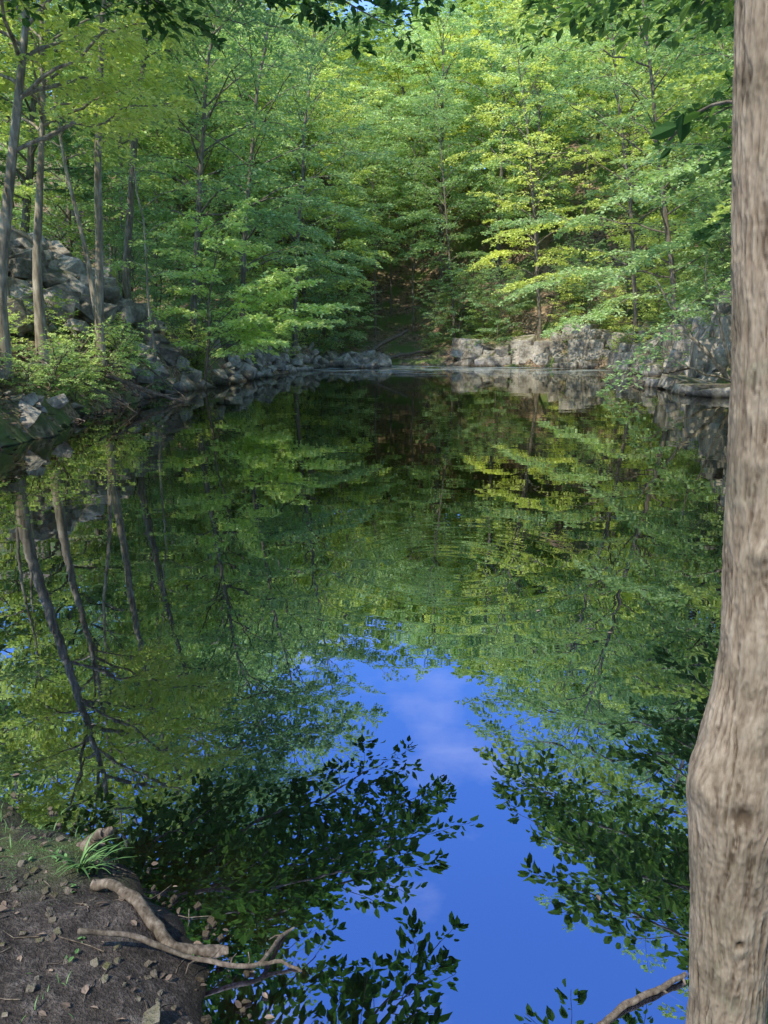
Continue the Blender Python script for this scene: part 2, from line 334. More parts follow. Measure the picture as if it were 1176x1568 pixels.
def tree_mesh(name, seed, H, r0, cb, cr, nl, subn, sublen, dens, ls, lm, trunk=None, forced=(), det=False, wig=.35, bark=None, prof=.55, bias=(0,0)):
    rng = np.random.RandomState(seed); mb = MB()
    if trunk is None:
        n = 14; z = np.linspace(-.4, H, n)
        w = np.cumsum(rng.randn(n, 2)*wig*.25, axis=0); w -= w[0]; w *= np.linspace(0, 1, n)[:, None]**.5
        bl = (np.linspace(0, 1, n)**1.5)[:, None]*np.array(bias)[None]*1.0
        w = w+bl
        trunk = np.stack([w[:, 0], w[:, 1], z], 1)
    trunk = np.asarray(trunk, float); n = len(trunk)
    tt = np.linspace(0, 1, n); rad = r0*(1-tt*.86); rad[0] *= 1.35
    ts = np.linspace(0, 1, n*3); tr = np.stack([np.interp(ts, tt, trunk[:, c]) for c in range(3)], 1)
    tube(mb, tr, np.interp(ts, tt, rad), 12)
    for i in range(nl):
        f = (i+rng.rand()*.7)/nl; tz = cb+(1-cb)*f*.97
        p0, _ = at(trunk, tz)
        az = i*2.4+rng.rand()*.9; Rr = cr*(math.sin(math.pi*(.17+.76*f))**prof)*rng.uniform(.6, 1.25)
        el = math.radians(rng.uniform(4, 22)+42*f)
        dx, dy = math.cos(az)*Rr, math.sin(az)*Rr
        p2 = p0+np.array([dx, dy, Rr*math.tan(el)*.75]); p1 = p0+np.array([dx*.5, dy*.5, Rr*(.32+.35*f)])
        pa = bez(p0, p1, p2, 8)+rng.randn(8, 3)*.03*Rr*np.linspace(0, 1, 8)[:, None]
        spray(mb, pa, max(r0*.34*(1-f*.6), .02), subn, sublen*(.6+.4*Rr/cr), dens, ls, rng, .22, det)
    for (tz, tgt, lift) in forced:
        p0, _ = at(trunk, tz); tgt = np.array(tgt, float)
        Lr = np.linalg.norm(tgt-p0); p1 = (p0+tgt)/2+np.array([0, 0, lift])
        pa = bez(p0, p1, tgt, 12)+rng.randn(12, 3)*.018*Lr*np.sin(np.linspace(0, np.pi, 12))[:, None]
        spray(mb, pa, r0*.3, int(subn*1.2+Lr*1.3), sublen, dens*1.4, ls, rng, .3, det)
    return mb.mesh(name, [bark or M_BARK, lm])

# ------------------------------------------------------------------ ground
N1 = 640; k = 6.2; A = 2.0
u = np.linspace(-1, 1, N1)
gx = A*np.sinh(k*u)-0.5; gy = A*np.sinh(k*u)+2.3
X, Y = np.meshgrid(gx, gy, indexing='ij'); Z = G(X.ravel(), Y.ravel())
mb = MB(); ii, jj = np.meshgrid(np.arange(N1-1), np.arange(N1-1), indexing='ij'); b0 = (ii*N1+jj).ravel()
mb.add(np.stack([X.ravel(), Y.ravel(), Z], 1), np.stack([b0, b0+N1, b0+N1+1, b0+1], 1), 0, .5, True)
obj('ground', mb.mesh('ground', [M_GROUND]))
mb = MB(); mb.add(np.array([(-12,.6,0),(19,.6,0),(19,68,0),(-12,68,0)], float), np.array([[0,1,2,3]]), 0, .5, False)
obj('pond_water', mb.mesh('pond_water', [M_WATER]))

# ------------------------------------------------------------------ rocks
def rock_templates(n, seed, boxy=False):
    out = []; rnd = random.Random(seed)
    for i in range(n):
        bm = bmesh.new()
        lo = .72 if boxy else .6
        for sx in (-1, 1):
            for sy in (-1, 1):
                for sz in (-1, 1):
                    if rnd.random() < (1.1 if boxy else .9): bm.verts.new((sx*rnd.uniform(lo, 1), sy*rnd.uniform(lo, 1), sz*rnd.uniform(lo-.1, 1)))
        for _ in range(3 if boxy else 5):
            v = Vector((rnd.gauss(0,1), rnd.gauss(0,1), rnd.gauss(0,1))).normalized()*rnd.uniform(.9, 1.2); bm.verts.new(v)
        r = bmesh.ops.convex_hull(bm, input=bm.verts)
        bmesh.ops.delete(bm, geom=[e for e in r['geom_interior'] if isinstance(e, bmesh.types.BMVert)], context='VERTS')
        bmesh.ops.bevel(bm, geom=list(bm.edges), offset=.04, segments=1, affect='EDGES')
        bmesh.ops.recalc_face_normals(bm, faces=bm.faces)
        bm.verts.ensure_lookup_table(); bm.verts.index_update()
        out.append((np.array([v.co[:] for v in bm.verts]), [[v.index for v in f.verts] for f in bm.faces])); bm.free()
    return out
TPL = rock_templates(14, 3); TBX = rock_templates(12, 5, True)
def rocks(name, items, seed, T=None):
    T = T or TPL
    rng = np.random.RandomState(seed); V = []; F = []; n = 0
    for (c, s, rz, tl) in items:
        tv, tf = T[rng.randint(len(T))]
        M = (Matrix.Rotation(rz, 3, 'Z')@Matrix.Rotation(rng.randn()*tl, 3, 'X')@Matrix.Rotation(rng.randn()*tl, 3, 'Y'))
        v = (tv*np.array(s))@np.array(M).T+np.array(c)
        V.append(v); F += [[a+n for a in f] for f in tf]; n += len(v)
    me = bpy.data.meshes.new(name); me.from_pydata(np.concatenate(V).tolist(), [], F); me.materials.append(M_ROCK)
    return obj(name, me)
def polyline(pts, step):
    pts = np.array(pts, float); seg = np.linalg.norm(np.diff(pts, axis=0), axis=1); s = np.concatenate([[0], np.cumsum(seg)])
    q = np.arange(0, s[-1], step); P = np.stack([np.interp(q, s, pts[:, 0]), np.interp(q, s, pts[:, 1])], 1)
    T = np.gradient(P, axis=0); return P, np.arctan2(T[:, 1], T[:, 0])
rr = np.random.RandomState(11)
items = []
P, TH = polyline([(7.0,63.8),(9,62.3),(13,59.6),(16.9,56.6),(17,48),(16,40),(14.6,33),(15.4,26)], 1.15)
for (p, th) in zip(P, TH):
    nrm = np.array([-math.sin(th), math.cos(th)])
    if sd1(p[0]+nrm[0]*2, p[1]+nrm[1]*2) < 0: nrm = -nrm
    fv = fbm(np.array([p[0]*.35+3]), np.array([p[1]*.35]))[0]
    Hc = np.clip((fv-.24)*7, .9, 3.6)+(2.2 if p[1] < 44 else 0)
    z = -.5; l = 0
    while z < Hc:
        hz = rr.uniform(.35, 1.2); q = p+nrm*(.2+.42*l+rr.uniform(-.5, .5))
        items.append(((q[0], q[1], z+hz*.7), (rr.uniform(.6, 1.8), rr.uniform(.7, 1.3), hz), th+rr.randn()*.25, .16))
        z += hz*1.2; l += 1
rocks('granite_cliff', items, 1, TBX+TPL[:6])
items = []
P, TH = polyline([(-8.9,27),(-8.3,33),(-7.3,41),(-6.2,50),(-4.8,58),(-3.3,62.5),(-1,64.3)], .6)
for (p, th) in zip(P, TH):
    for _ in range(3):
        s = rr.uniform(.12, .55); o = rr.uniform(-.4, 1.4); x = p[0]-o*abs(math.sin(th)); y = p[1]+o*abs(math.cos(th))*.8
        items.append(((x, y, max(g1(x, y), -.1)+s*.15), (s*rr.uniform(.8,1.6), s, s*rr.uniform(.5,1)), rr.rand()*6, .4))
for _ in range(30):
    x, y = rr.uniform(-3.5, 0), rr.uniform(58, 65); s = rr.uniform(.3, .9)
    items.append(((x, y, max(g1(x, y), -.1)+s*.35), (s*1.2, s, s*.9), rr.rand()*6, .4))
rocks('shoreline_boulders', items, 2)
items = []
for _ in range(380):
    x = -14.0+rr.randn()*2.5; y = 30.5+rr.randn()*4.0
    if sd1(x, y) < 2.2: continue
    s = rr.uniform(.18, .7)*rr.uniform(.7, 1.3)
    items.append(((x, y, g1(x, y)+s*.45), (s*rr.uniform(.9,1.6), s, s*rr.uniform(.5,.9)), rr.rand()*6, .4))
rocks('boulder_pile', items, 4)
items = []
for _ in range(60):
    x = rr.uniform(-12, -7.3); y = rr.uniform(13, 27)
    if sd1(x, y) < -.1: continue
    s = rr.uniform(.05, .26)
    items.append(((x, y, g1(x, y)+s*.12), (s*1.3, s, s*.7), rr.rand()*6, .4))
rocks('bank_rocks', items, 5)
items = []
for _ in range(14):
    s = rr.uniform(.4, 1.1); items.append(((rr.uniform(12.0, 15), rr.uniform(28, 34), rr.uniform(-.1, .2)), (s*1.6, s, s*.35), rr.rand()*.6, .1))
rocks('granite_ledge', items, 6, TBX)

# ------------------------------------------------------------------ tree library
LIB = [
 tree_mesh('tree_a', 1, 19, .24, .20, 5.6, 34, 10, 2.5, 31, .25, M_BEECH),
 tree_mesh('tree_b', 2, 17, .20, .12, 5.8, 34, 10, 2.6, 31, .24, M_BIRCH),
 tree_mesh('tree_c', 3, 21, .27, .28, 6.0, 34, 10, 2.7, 31, .26, M_BEECH),
 tree_mesh('tree_d', 4, 15, .16, .10, 5.2, 30, 10, 2.4, 33, .23, M_LIME)]
TALL = [
 tree_mesh('tree_e', 5, 20, .18, .42, 4.6, 26, 9, 2.2, 34, .20, M_LIME, wig=.6, bark=M_PALE),
 tree_mesh('tree_f', 6, 18, .15, .36, 4.4, 26, 9, 2.2, 34, .20, M_BIRCH, wig=.6)]
FAR = [
 tree_mesh('tree_g', 7, 19, .24, .12, 5.8, 30, 8, 3.0, 20, .42, M_BIRCH),
 tree_mesh('tree_h', 8, 17, .24, .12, 6.0, 30, 8, 3.0, 20, .42, M_LIME)]
SAP = [
 tree_mesh('sap_a', 9, 6.0, .05, .12, 2.5, 20, 8, 1.2, 40, .15, M_BEECH, wig=.5),
 tree_mesh('sap_b', 10, 4.5, .04, .10, 2.2, 18, 8, 1.1, 40, .14, M_BIRCH, wig=.5)]
SHR = [
 tree_mesh('shr_a', 12, 1.6, .02, .05, 1.2, 16, 6, .6, 45, .11, M_BIRCH, wig=.3),
 tree_mesh('shr_b', 13, 1.1, .015, .05, 1.0, 14, 6, .5, 50, .10, M_BEECH, wig=.3),
 tree_mesh('shr_c', 14, .8, .012, .05, 1.0, 14, 6, .5, 55, .09, M_SUNTONE, wig=.3)]

tr = np.random.RandomState(21)
placed = []
def ok(x, y, dmin):
    for (a, b) in placed:
        if (a-x)**2+(b-y)**2 < dmin*dmin: return False
    return True
def put(name, me, x, y, sc=1, parent=None, rot=None):
    placed.append((x, y))
    s = sc*tr.uniform(.88, 1.12)
    o = obj(name, me, (x, y, g1(x, y)), tr.rand()*6.28 if rot is None else rot, (s, s, s*tr.uniform(.92, 1.1)), parent)
    v = Vector((2-x, 35-y, 0)); v.normalize(); ax = Vector((-v.y, v.x, 0))
    if parent is None:
        q = Matrix.Rotation(math.radians(tr.uniform(0, 14)), 4, ax)@Matrix.Rotation(tr.rand()*6.28, 4, 'Z')
        o.rotation_euler = q.to_euler()
    return o

def wt(base, pts): return [np.array(p)-np.array(base) for p in pts]
bA = (-9.1, 18, g1(-9.1, 18)); placed.append(bA[:2])
obj('birch_tree', tree_mesh('birch_a', 31, 14, .16, .5, 3.6, 20, 9, 1.7, 34, .15, M_LIME, bark=M_PALE,
    trunk=wt(bA, [(-9.1,18,bA[2]-.4),(-9.0,18,3),(-8.6,18,5),(-8.1,18,7.2),(-7.7,18,9),(-7.5,18.2,11.5),(-7.3,18.3,14)]),
    forced=[(.42, wt(bA, [(-4.6,18.6,7.3)])[0], .4), (.5, wt(bA, [(-4.2,17.2,8.6)])[0], .6)], det=True), bA)
bB = (-9.6, 21.2, g1(-9.6, 21.2)); placed.append(bB[:2])
obj('birch_tree', tree_mesh('birch_b', 32, 14, .14, .5, 3.6, 20, 9, 1.7, 34, .15, M_BIRCH, bark=M_PALE,
    trunk=wt(bB, [(-9.6,21.2,bB[2]-.4),(-9.5,21.2,4),(-9.2,21.2,6),(-8.9,21.2,8),(-8.6,21,10.5),(-8.3,21,15)]),
    forced=[(.55, wt(bB, [(-5.0,20.5,8.6)])[0], .3)], det=True), bB)
bC = (-10.2, 27.5, g1(-10.2, 27.5)); placed.append(bC[:2])
obj('birch_tree', tree_mesh('birch_c', 33, 14, .10, .5, 3.4, 18, 9, 1.7, 34, .15, M_BIRCH, bark=M_PALE,
    trunk=wt(bC, [(-10.2,27.5,bC[2]-.4),(-10.5,27.5,5),(-11.0,27.5,8),(-11.2,27.5,11),(-11.2,27.3,15)])), bC)
for (x, y, lx, s) in ((-11.6,22.5,.8,61),(-8.9,29.5,.4,62),(-11.9,24.5,-.5,63),(-10.0,16.6,1.0,64)):
    b = (x, y, g1(x, y)); placed.append((x, y))
    obj('birch_tree', tree_mesh('birch_s', s, 12, .06, .35, 2.4, 16, 7, 1.3, 34, .14, M_SUNTONE, bark=M_PALE, bias=(lx, 0), wig=.6), b)

L1 = (-8.7, 11, g1(-8.7, 11)); placed.append(L1[:2])
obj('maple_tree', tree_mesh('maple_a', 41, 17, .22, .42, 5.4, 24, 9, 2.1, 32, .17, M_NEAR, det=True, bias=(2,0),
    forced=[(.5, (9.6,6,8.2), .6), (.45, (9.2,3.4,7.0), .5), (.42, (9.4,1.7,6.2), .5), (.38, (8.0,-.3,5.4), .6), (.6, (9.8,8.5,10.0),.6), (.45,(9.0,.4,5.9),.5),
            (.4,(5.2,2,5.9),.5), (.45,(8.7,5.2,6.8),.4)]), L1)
L2 = (-4.6, 2.6, g1(-4.6, 2.6)); placed.append(L2[:2])
obj('maple_tree', tree_mesh('maple_b', 42, 11, .15, .5, 3.2, 16, 8, 1.5, 28, .14, M_NEAR, det=True,
    forced=[(.5, (5.4,6.2,5.9), .5), (.45, (5.1,4.7,5.0), .5), (.45, (3.4,4.4,5.2), .4), (.55, (3.6,6.4,6.3), .5), (.5,(4.7,3.7,4.7),.4)]), L2)
R1 = (10.8, 7.0, g1(10.8, 7.0)); placed.append(R1[:2])
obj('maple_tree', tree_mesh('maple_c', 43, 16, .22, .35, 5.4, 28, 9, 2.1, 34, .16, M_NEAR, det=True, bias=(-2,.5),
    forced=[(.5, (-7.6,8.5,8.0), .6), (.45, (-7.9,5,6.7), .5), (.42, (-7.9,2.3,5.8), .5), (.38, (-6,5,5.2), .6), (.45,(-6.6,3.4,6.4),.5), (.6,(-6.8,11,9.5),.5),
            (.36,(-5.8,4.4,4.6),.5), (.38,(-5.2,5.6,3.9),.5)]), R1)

# ---- foreground trunk at right with real bark relief
def fore_tree():
    mb = MB()
    zc = np.array([-.1,.1,.3,.515,.8,.96,1.05,1.117,1.2,1.3,1.4,1.6,1.91,2.2,2.54,3.2,4.2,5.5,7.0])
    xc = np.array([.81,.795,.775,.762,.745,.736,.731,.728,.733,.739,.742,.730,.708,.688,.664,.62,.62,.66,.8])
    yc = np.array([1.33,1.34,1.35,1.35,1.35,1.35,1.35,1.35,1.35,1.35,1.35,1.35,1.35,1.36,1.38,1.45,1.62,1.95,2.4])
    rc = np.array([.15,.115,.088,.077,.079,.086,.094,.099,.091,.082,.078,.077,.076,.075,.074,.072,.066,.052,.02])
    n = 1000; sides = 260
    zs = np.concatenate([np.linspace(-.1, 3.0, 880), np.linspace(3.02, 7, 120)])
    def sm(a):
        y = np.interp(zs, zc, a); kk = np.ones(25)/25; yp = np.pad(y, 12, mode='edge'); return np.convolve(yp, kk, 'valid')
    xs, ys, rs = sm(xc), sm(yc), sm(rc)
    th = np.arange(sides)/sides*2*np.pi; TH2, ZZ = np.meshgrid(th, zs)
    uu = TH2/(2*np.pi)
    warp = 1.3*(vnoise(uu*8, ZZ*7, 8)-.5)+.5*(vnoise(uu*24, ZZ*26, 24)-.5)
    def rid(P, zf, sh):
        return 1-abs(2*vnoise((uu*P+warp*P/36) % P, ZZ*zf+sh, P)-1)
    rg = .48*rid(40, 12, 3)+.30*rid(84, 26, 9)+.22*vnoise(uu*130, ZZ*110, 130)
    rg = np.clip((rg-.22)/.62, 0, 1)
    big = vnoise(uu*5, ZZ*5, 5)-.5
    rad = rs[:, None]*(1+.07*big)+.0056*(rg-.55)
    rad += .014*np.exp(-(((ZZ-1.14)/.05)**2+((((TH2-math.pi*1.12+math.pi) % (2*math.pi))-math.pi)/.6)**2))
    def bump(z0, a0, dz, da): return np.exp(-(((ZZ-z0)/dz)**2+((((TH2-math.pi*a0+math.pi) % (2*math.pi))-math.pi)/da)**2))
    knot = bump(.80, 1.42, .03, .2); knot2 = bump(1.10, 1.38, .022, .3); knot3 = bump(.80, 1.42, .012, .09); knot4 = bump(1.62, 1.30, .02, .2)
    rad += .012*knot-.009*knot2-.016*knot3+.007*knot4
    V = np.stack([xs[:, None]+rad*np.cos(TH2), ys[:, None]+rad*np.sin(TH2), ZZ], -1).reshape(-1, 3)
    i = np.arange(n-1)[:, None]*sides; j = np.arange(sides)[None]; j2 = (j+1) % sides
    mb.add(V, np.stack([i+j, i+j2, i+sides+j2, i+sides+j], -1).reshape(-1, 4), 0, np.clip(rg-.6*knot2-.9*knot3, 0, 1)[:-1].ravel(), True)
    rng = np.random.RandomState(5)
    mb2 = MB()
    for p0, tg, lf in [((.62,1.5,3.6),(2.0,6.4,5.1),.4), ((.62,1.6,4.2),(2.9,5.2,5.4),.5), ((.66,2.0,5.5),(3.5,3,6.8),.5), ((.72,2.2,6.1),(2,5,7.8),.4), ((.62,1.7,4.6),(3.2,7.4,6.1),.5)]:
        p0 = np.array(p0); tg = np.array(tg); pa = bez(p0, (p0+tg)/2+np.array([0,0,lf]), tg, 10)+rng.randn(10,3)*.03
        spray(mb2, pa, .028, 10, 1.1, 34, .13, rng, .35, True)
    pa = bez((.62,1.40,2.40), (.615,1.55,2.46), (.61,1.72,2.42), 6)
    tube(mb2, pa, .003, 5); q = pa[[2,3,4,5,5,4]]+rng.randn(6,3)*.015
    leaves(mb2, q, np.tile([-.3,.6,-.4], (6, 1)), .05, rng, 1, True, .9)
    root = bpy.data.objects.new('oak_tree', None); COL.objects.link(root)
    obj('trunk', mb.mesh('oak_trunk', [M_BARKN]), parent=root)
    obj('limbs', mb2.mesh('oak_limbs', [M_BARK, M_NEAR]), parent=root)
fore_tree()

# ---- big shore trees leaning over the pond
def over(seed, x, y, H, cr, tg, lm, ls=.20, cb=.2, r0=.18, bias=(0,0), nl=30, bark=None, name='beech_tree', sub=2.3, dens=30):
    z = g1(x, y); placed.append((x, y))
    me = tree_mesh('shore_tree', seed, H, r0, cb, cr, nl, 10, sub, dens, ls, lm, forced=[(a, np.array(t)-np.array([x, y, z]), l) for a, t, l in tg], bias=bias, bark=bark)
    obj(name, me, (x, y, z))
over(51, -9.6, 38, 19, 5.2, [(.35,(-3.2,39,7.2),1.0),(.75,(-1.5,36,18.5),1)], M_BEECH, bias=(3,0), cb=.3)
over(71, -7.8, 32.5, 7, 2.6, [(.3,(-1.9,33,3.5),1.3),(.25,(-2.8,31.6,2.7),1.0),(.35,(-3.0,34,4.6),1.1),(.2,(-4.4,30.6,2.0),.8),(.4,(-3.6,31.5,4.9),.9),(.3,(-5.0,30.2,3.0),.7),(.28,(-2.4,34.2,2.9),1.0)], M_SUNTONE, .17, .25, .09, (1.2,0), nl=14, name='beech_sapling', sub=1.5, dens=40)
over(52, -10.6, 31.5, 18, 4.4, [(.7,(-2.4,31,15.5),1),(.6,(-3,30,12.8),1)], M_BEECH, .16, bias=(3,0), cb=.55)
over(53, 16.6, 43, 23, 6.8, [(.2,(7.5,44,4.6),1.5),(.3,(6.5,46,8.5),1.5),(.16,(9.5,41,2.6),1.2),(.8,(5.5,42,20),1),(.65,(6.3,41,16),1)], M_BEECH, bias=(-5,0))
over(54, 16.6, 31, 20, 6.0, [(.15,(9.4,29.5,.5),2.2),(.22,(9.0,31,4.2),1.5),(.3,(8.6,28,7),1.5),(.7,(4.6,31,15.5),1.5),(.6,(5.5,29,12.8),1.5)], M_BEECH, bias=(-4,0))
over(55, 17.5, 22.5, 19, 6.2, [(.25,(9.5,21.5,5.5),1.5),(.35,(8.0,22,8.6),1.5),(.3,(9.5,18.5,6.6),1.3),(.6,(4.0,22.5,11.8),1.5),(.7,(5.2,20,12.5),1.5)], M_BIRCH, bias=(-4,0))
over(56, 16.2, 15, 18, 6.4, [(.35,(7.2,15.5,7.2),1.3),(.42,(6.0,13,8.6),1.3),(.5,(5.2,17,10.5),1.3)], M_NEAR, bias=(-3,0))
over(57, 17.6, 53, 24, 6.6, [(.2,(8.5,53,5.5),1.5),(.33,(8,54,9),1.5),(.8,(7.5,52,22),1)], M_LIME, bias=(-4,0))
over(58, -8.6, 46, 24, 6.6, [(.2,(-2.0,45,6.0),1.5),(.35,(-1.5,46,9),1.5),(.8,(-.5,46,23),1.5)], M_BEECH, bias=(4,0))
over(59, -9.4, 25, 19, 5.6, [(.55,(-2.6,25,12.4),1.5),(.65,(-2.4,24,13.5),1.5),(.7,(-3.5,26.5,16),1)], M_BEECH, .17, .55, .15, (3,0), bark=M_PALE)
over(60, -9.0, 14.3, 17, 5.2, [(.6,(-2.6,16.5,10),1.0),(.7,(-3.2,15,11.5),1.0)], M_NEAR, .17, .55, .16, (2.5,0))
over(61, -6.5, 55, 24, 6.4, [(.25,(-1.0,55,7.5),1.5),(.8,(-.5,56,23),1.5)], M_BEECH, bias=(2.5,0))
over(62, 12.8, 62.5, 22, 6.4, [(.3,(7.5,62,8.0),1.5)], M_LIME, bias=(-2.0,0))
over(63, -4.4, 69, 19, 4.6, [(.4,(-.6,67,9.0),1.2),(.5,(.8,67,11),1)], M_BEECH, bias=(1.2,0), r0=.14)
over(64, 6.4, 69, 20, 4.6, [(.4,(2.6,67,9.5),1.2),(.5,(1.6,66,12),1)], M_BEECH, bias=(-1.2,0), r0=.14)
over(65, -.8, 75, 17, 4.5, [], M_BEECH, cb=.42, r0=.11)
over(66, 3.0, 77, 19, 5.0, [], M_BEECH, cb=.42, r0=.11)
over(67, .8, 83, 20, 5.4, [], M_BEECH, cb=.36, r0=.12)
over(68, -2.4, 88, 20, 5.4, [], M_BEECH, cb=.3, r0=.12)
over(69, 4.4, 89, 20, 5.4, [], M_BIRCH, cb=.3, r0=.12)

mb = MB(); rng = np.random.RandomState(3)
for tg, r0 in (((10.6,30,4.3), .13), ((12.0,29,5.2), .09), ((9.6,28.5,2.2), .06)):
    p0 = np.array((14.6,30.6,.2)); tg = np.array(tg)
    pa = bez(p0, (p0+tg)/2+np.array([-.4,0,-.35]), tg, 10)+rng.randn(10,3)*.06
    spray(mb, pa, r0, 7, 1.2, 18, .14, rng, .5)
obj('leaning_tree', mb.mesh('leaning_tree', [M_PALE, M_BEECH]))

cnt = 0
for _ in range(5000):
    y = tr.uniform(12, 90); x = tr.uniform(-32, 40)
    if abs(x) > .6*y+6: continue
    d = sd1(x, y)
    if d < 1.6 or (d > 17 and y < 66): continue
    left = x < 0 and y < 34
    if left and x > -17 and tr.rand() < .8: continue
    if not ok(x, y, 5.0): continue
    if 62 < y < 92 and abs(x-1) < 3.6: continue
    me = TALL[tr.randint(2)] if left else LIB[tr.randint(4)] if tr.rand() < .85 else TALL[tr.randint(2)]
    put('deciduous_tree', me, x, y, 1.0 if x < 12 else .95); cnt += 1
    if cnt > 90: break
fp = bpy.data.objects.new('distant_forest', None); COL.objects.link(fp)
cnt = 0
for _ in range(6000):
    y = tr.uniform(92, 165); x = tr.uniform(-60, 75)
    if abs(x-3) > .33*y+3 or not ok(x, y, 6.6): continue
    put('forest_tree', FAR[tr.randint(2)], x, y, tr.uniform(1.0, 1.25), fp); cnt += 1
    if cnt > 130: break
for _ in range(200):
    y = tr.uniform(-38, 8); x = tr.uniform(-34, 40)
    if sd1(x, y) < 3: continue
    if y < 6 and abs(x+8) < 18 and y > -17: continue
    if not ok(x, y, 8): continue
    put('forest_tree', FAR[tr.randint(2)], x, y, .9, fp)
cnt = 0
for _ in range(4000):
    y = tr.uniform(14, 76); x = tr.uniform(-22, 26)
    d = sd1(x, y)
    if not (.9 < d < 8): continue
    if x < 0 and y < 37 and tr.rand() < .88: continue
    if -18 < x < -10.5 and 24 < y < 36: continue
    if abs(x-1) < 3.0: continue
    if not ok(x, y, 2.0): continue
    put('sapling', SAP[tr.randint(2)], x, y, tr.uniform(.6, 1.1)); cnt += 1
    if cnt > 75: break
sh = bpy.data.objects.new('undergrowth', None); COL.objects.link(sh)
cnt = 0
for _ in range(4000):
    y = tr.uniform(12.5, 74); x = tr.uniform(-17, 24)
    d = sd1(x, y)
    if not (.25 < d < 5): continue
    if tr.rand() < .3: continue
    if abs(x-1) < 2.6 and tr.rand() < .7: continue
    if -18 < x < -10.5 and 25 < y < 36: continue
    put('shrub', SHR[tr.randint(3)], x, y, tr.uniform(.35, 1.0)*(.5 if abs(x-1) < 3 else 1), sh); cnt += 1
    if cnt > 190: break
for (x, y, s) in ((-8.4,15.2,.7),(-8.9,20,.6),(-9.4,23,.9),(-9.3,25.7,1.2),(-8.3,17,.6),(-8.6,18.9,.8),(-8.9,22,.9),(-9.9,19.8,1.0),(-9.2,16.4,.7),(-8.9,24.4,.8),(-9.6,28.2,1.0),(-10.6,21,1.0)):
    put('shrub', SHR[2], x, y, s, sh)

# ------------------------------------------------------------------ dead wood
def log(name, pts, r0, r1, m=M_DEAD, sides=18, seed=0, twigs=0):
    rng = np.random.RandomState(seed); pts = np.array(pts, float); t = np.linspace(0, 1, len(pts)); n = max(40, len(pts)*16); ts = np.linspace(0, 1, n)
    pa = np.stack([np.interp(ts, t, pts[:, c]) for c in range(3)], 1)
    kk = np.ones(9)/9
    for c in range(3): pa[:, c] = np.convolve(np.pad(pa[:, c], 4, mode='edge'), kk, 'valid')
    pa += (fbm(np.stack([ts*8, ts*8+30, ts*8+60], 1), np.full((n, 3), seed*3.3), 3)-.5)*r0*1.5
    mb = MB(); rad = np.linspace(r0, r1, n); rad[0] *= .5; rad[-1] *= .3
    thn = np.arange(sides)/sides*8
    rg = .85+.30*vnoise(thn[None]+0*ts[:, None], (ts*9)[:, None]+0*thn[None]+seed, 8)+.20*(vnoise(thn[None]*3, (ts*22)[:, None]+seed, 24)-.5)
    tube(mb, pa, rad, sides, rough=rg)
    for _ in range(twigs):
        i = rng.randint(n//3, n-2); d = rng.randn(3)*[1,1,.3]; d /= np.linalg.norm(d); l = rng.uniform(4, 12)*r0
        tube(mb, np.stack([pa[i], pa[i]+d*l*.5+rng.randn(3)*l*.08, pa[i]+d*l]), [r1*.6, r1*.4, r1*.15], 6)
    return obj(name, mb.mesh(name, [m]))
log('exposed_root', [(-1.05,2.28,.10),(-.95,2.24,.14),(-.86,2.17,.14),(-.777,2.11,.10),(-.69,2.05,.05),(-.60,2.07,.02),(-.52,2.10,-.02)], .017, .022, seed=1)
log('fallen_branch', [(-.95,1.92,.24),(-.80,1.98,.17),(-.625,1.985,.08),(-.50,1.99,.04),(-.40,2.01,.03),(-.355,2.144,.01),(-.30,2.22,-.01)], .009, .006, seed=2, twigs=5)
log('fallen_branch', [(-.41,2.01,.03),(-.33,2.03,.02),(-.25,2.01,-.01)], .007, .004, seed=3)
log('driftwood_stump', [(-1.20,2.56,.03),(-1.13,2.54,.10),(-1.06,2.50,.16)], .024, .018, seed=4)
log('submerged_branch', [(.55,1.74,-.03),(.64,1.81,.0),(.75,1.88,.01),(.86,1.93,.01),(.98,1.99,.02)], .011, .008, seed=5, twigs=2)
log('fallen_trunk', [(-3.0,63.5,.1),(-.5,66.5,1.6),(2.2,69,3.0)], .22, .14, seed=6)
log('fallen_trunk', [(-1.0,64.6,.1),(1.5,66,.9),(4.5,67,1.2)], .18, .1, seed=7)
log('fallen_trunk', [(-8.8,23.5,1.0),(-7.6,24.6,.35),(-6.6,25.4,-.1)], .07, .04, seed=8, twigs=5)
log('fallen_branch', [(-9.2,27.5,1.6),(-8.2,27.2,.8),(-7.0,26.8,-.1)], .035, .02, seed=12, twigs=6)
log('fallen_branch', [(-8.6,20.6,1.1),(-7.7,20.9,.5),(-6.9,21.3,-.1)], .03, .015, seed=13, twigs=6)
log('fallen_branch', [(14.6,35,.9),(12.6,34.4,.5),(10.8,33.5,-.1)], .06, .03, seed=14, twigs=6)
# ------------------------------------------------------------------ foreground bits
fr = np.random.RandomState(99)
def flat_leaves(name, pts, size, m, seed):
    rng = np.random.RandomState(seed); mb = MB(); n = len(pts)
    leaves(mb, pts, rng.randn(n, 3)*[1,1,0], size, rng, 0, True, .35); obj(name, mb.mesh(name, [m]))
def bankpts(n, x0, x1, y0, y1, dz, dmin=-.1):
    x = fr.uniform(x0, x1, n*8); y = fr.uniform(y0, y1, n*8)
    k = sdist(x, y) > dmin; x = x[k][:n]; y = y[k][:n]
    return np.stack([x, y, np.maximum(G(x, y), .004)+dz], 1)
flat_leaves('leaf_litter', bankpts(300, -2.6, .5, .7, 3.2, .006), .024, M_LITTER, 1)
flat_leaves('leaf_litter', bankpts(90, -2.6, .5, .7, 3.2, .008, .05), .045, M_LITTER, 11)
flat_leaves('leaf_litter', bankpts(4500, -12, -7, 12.5, 28, .02), .13, M_LITTER, 2)
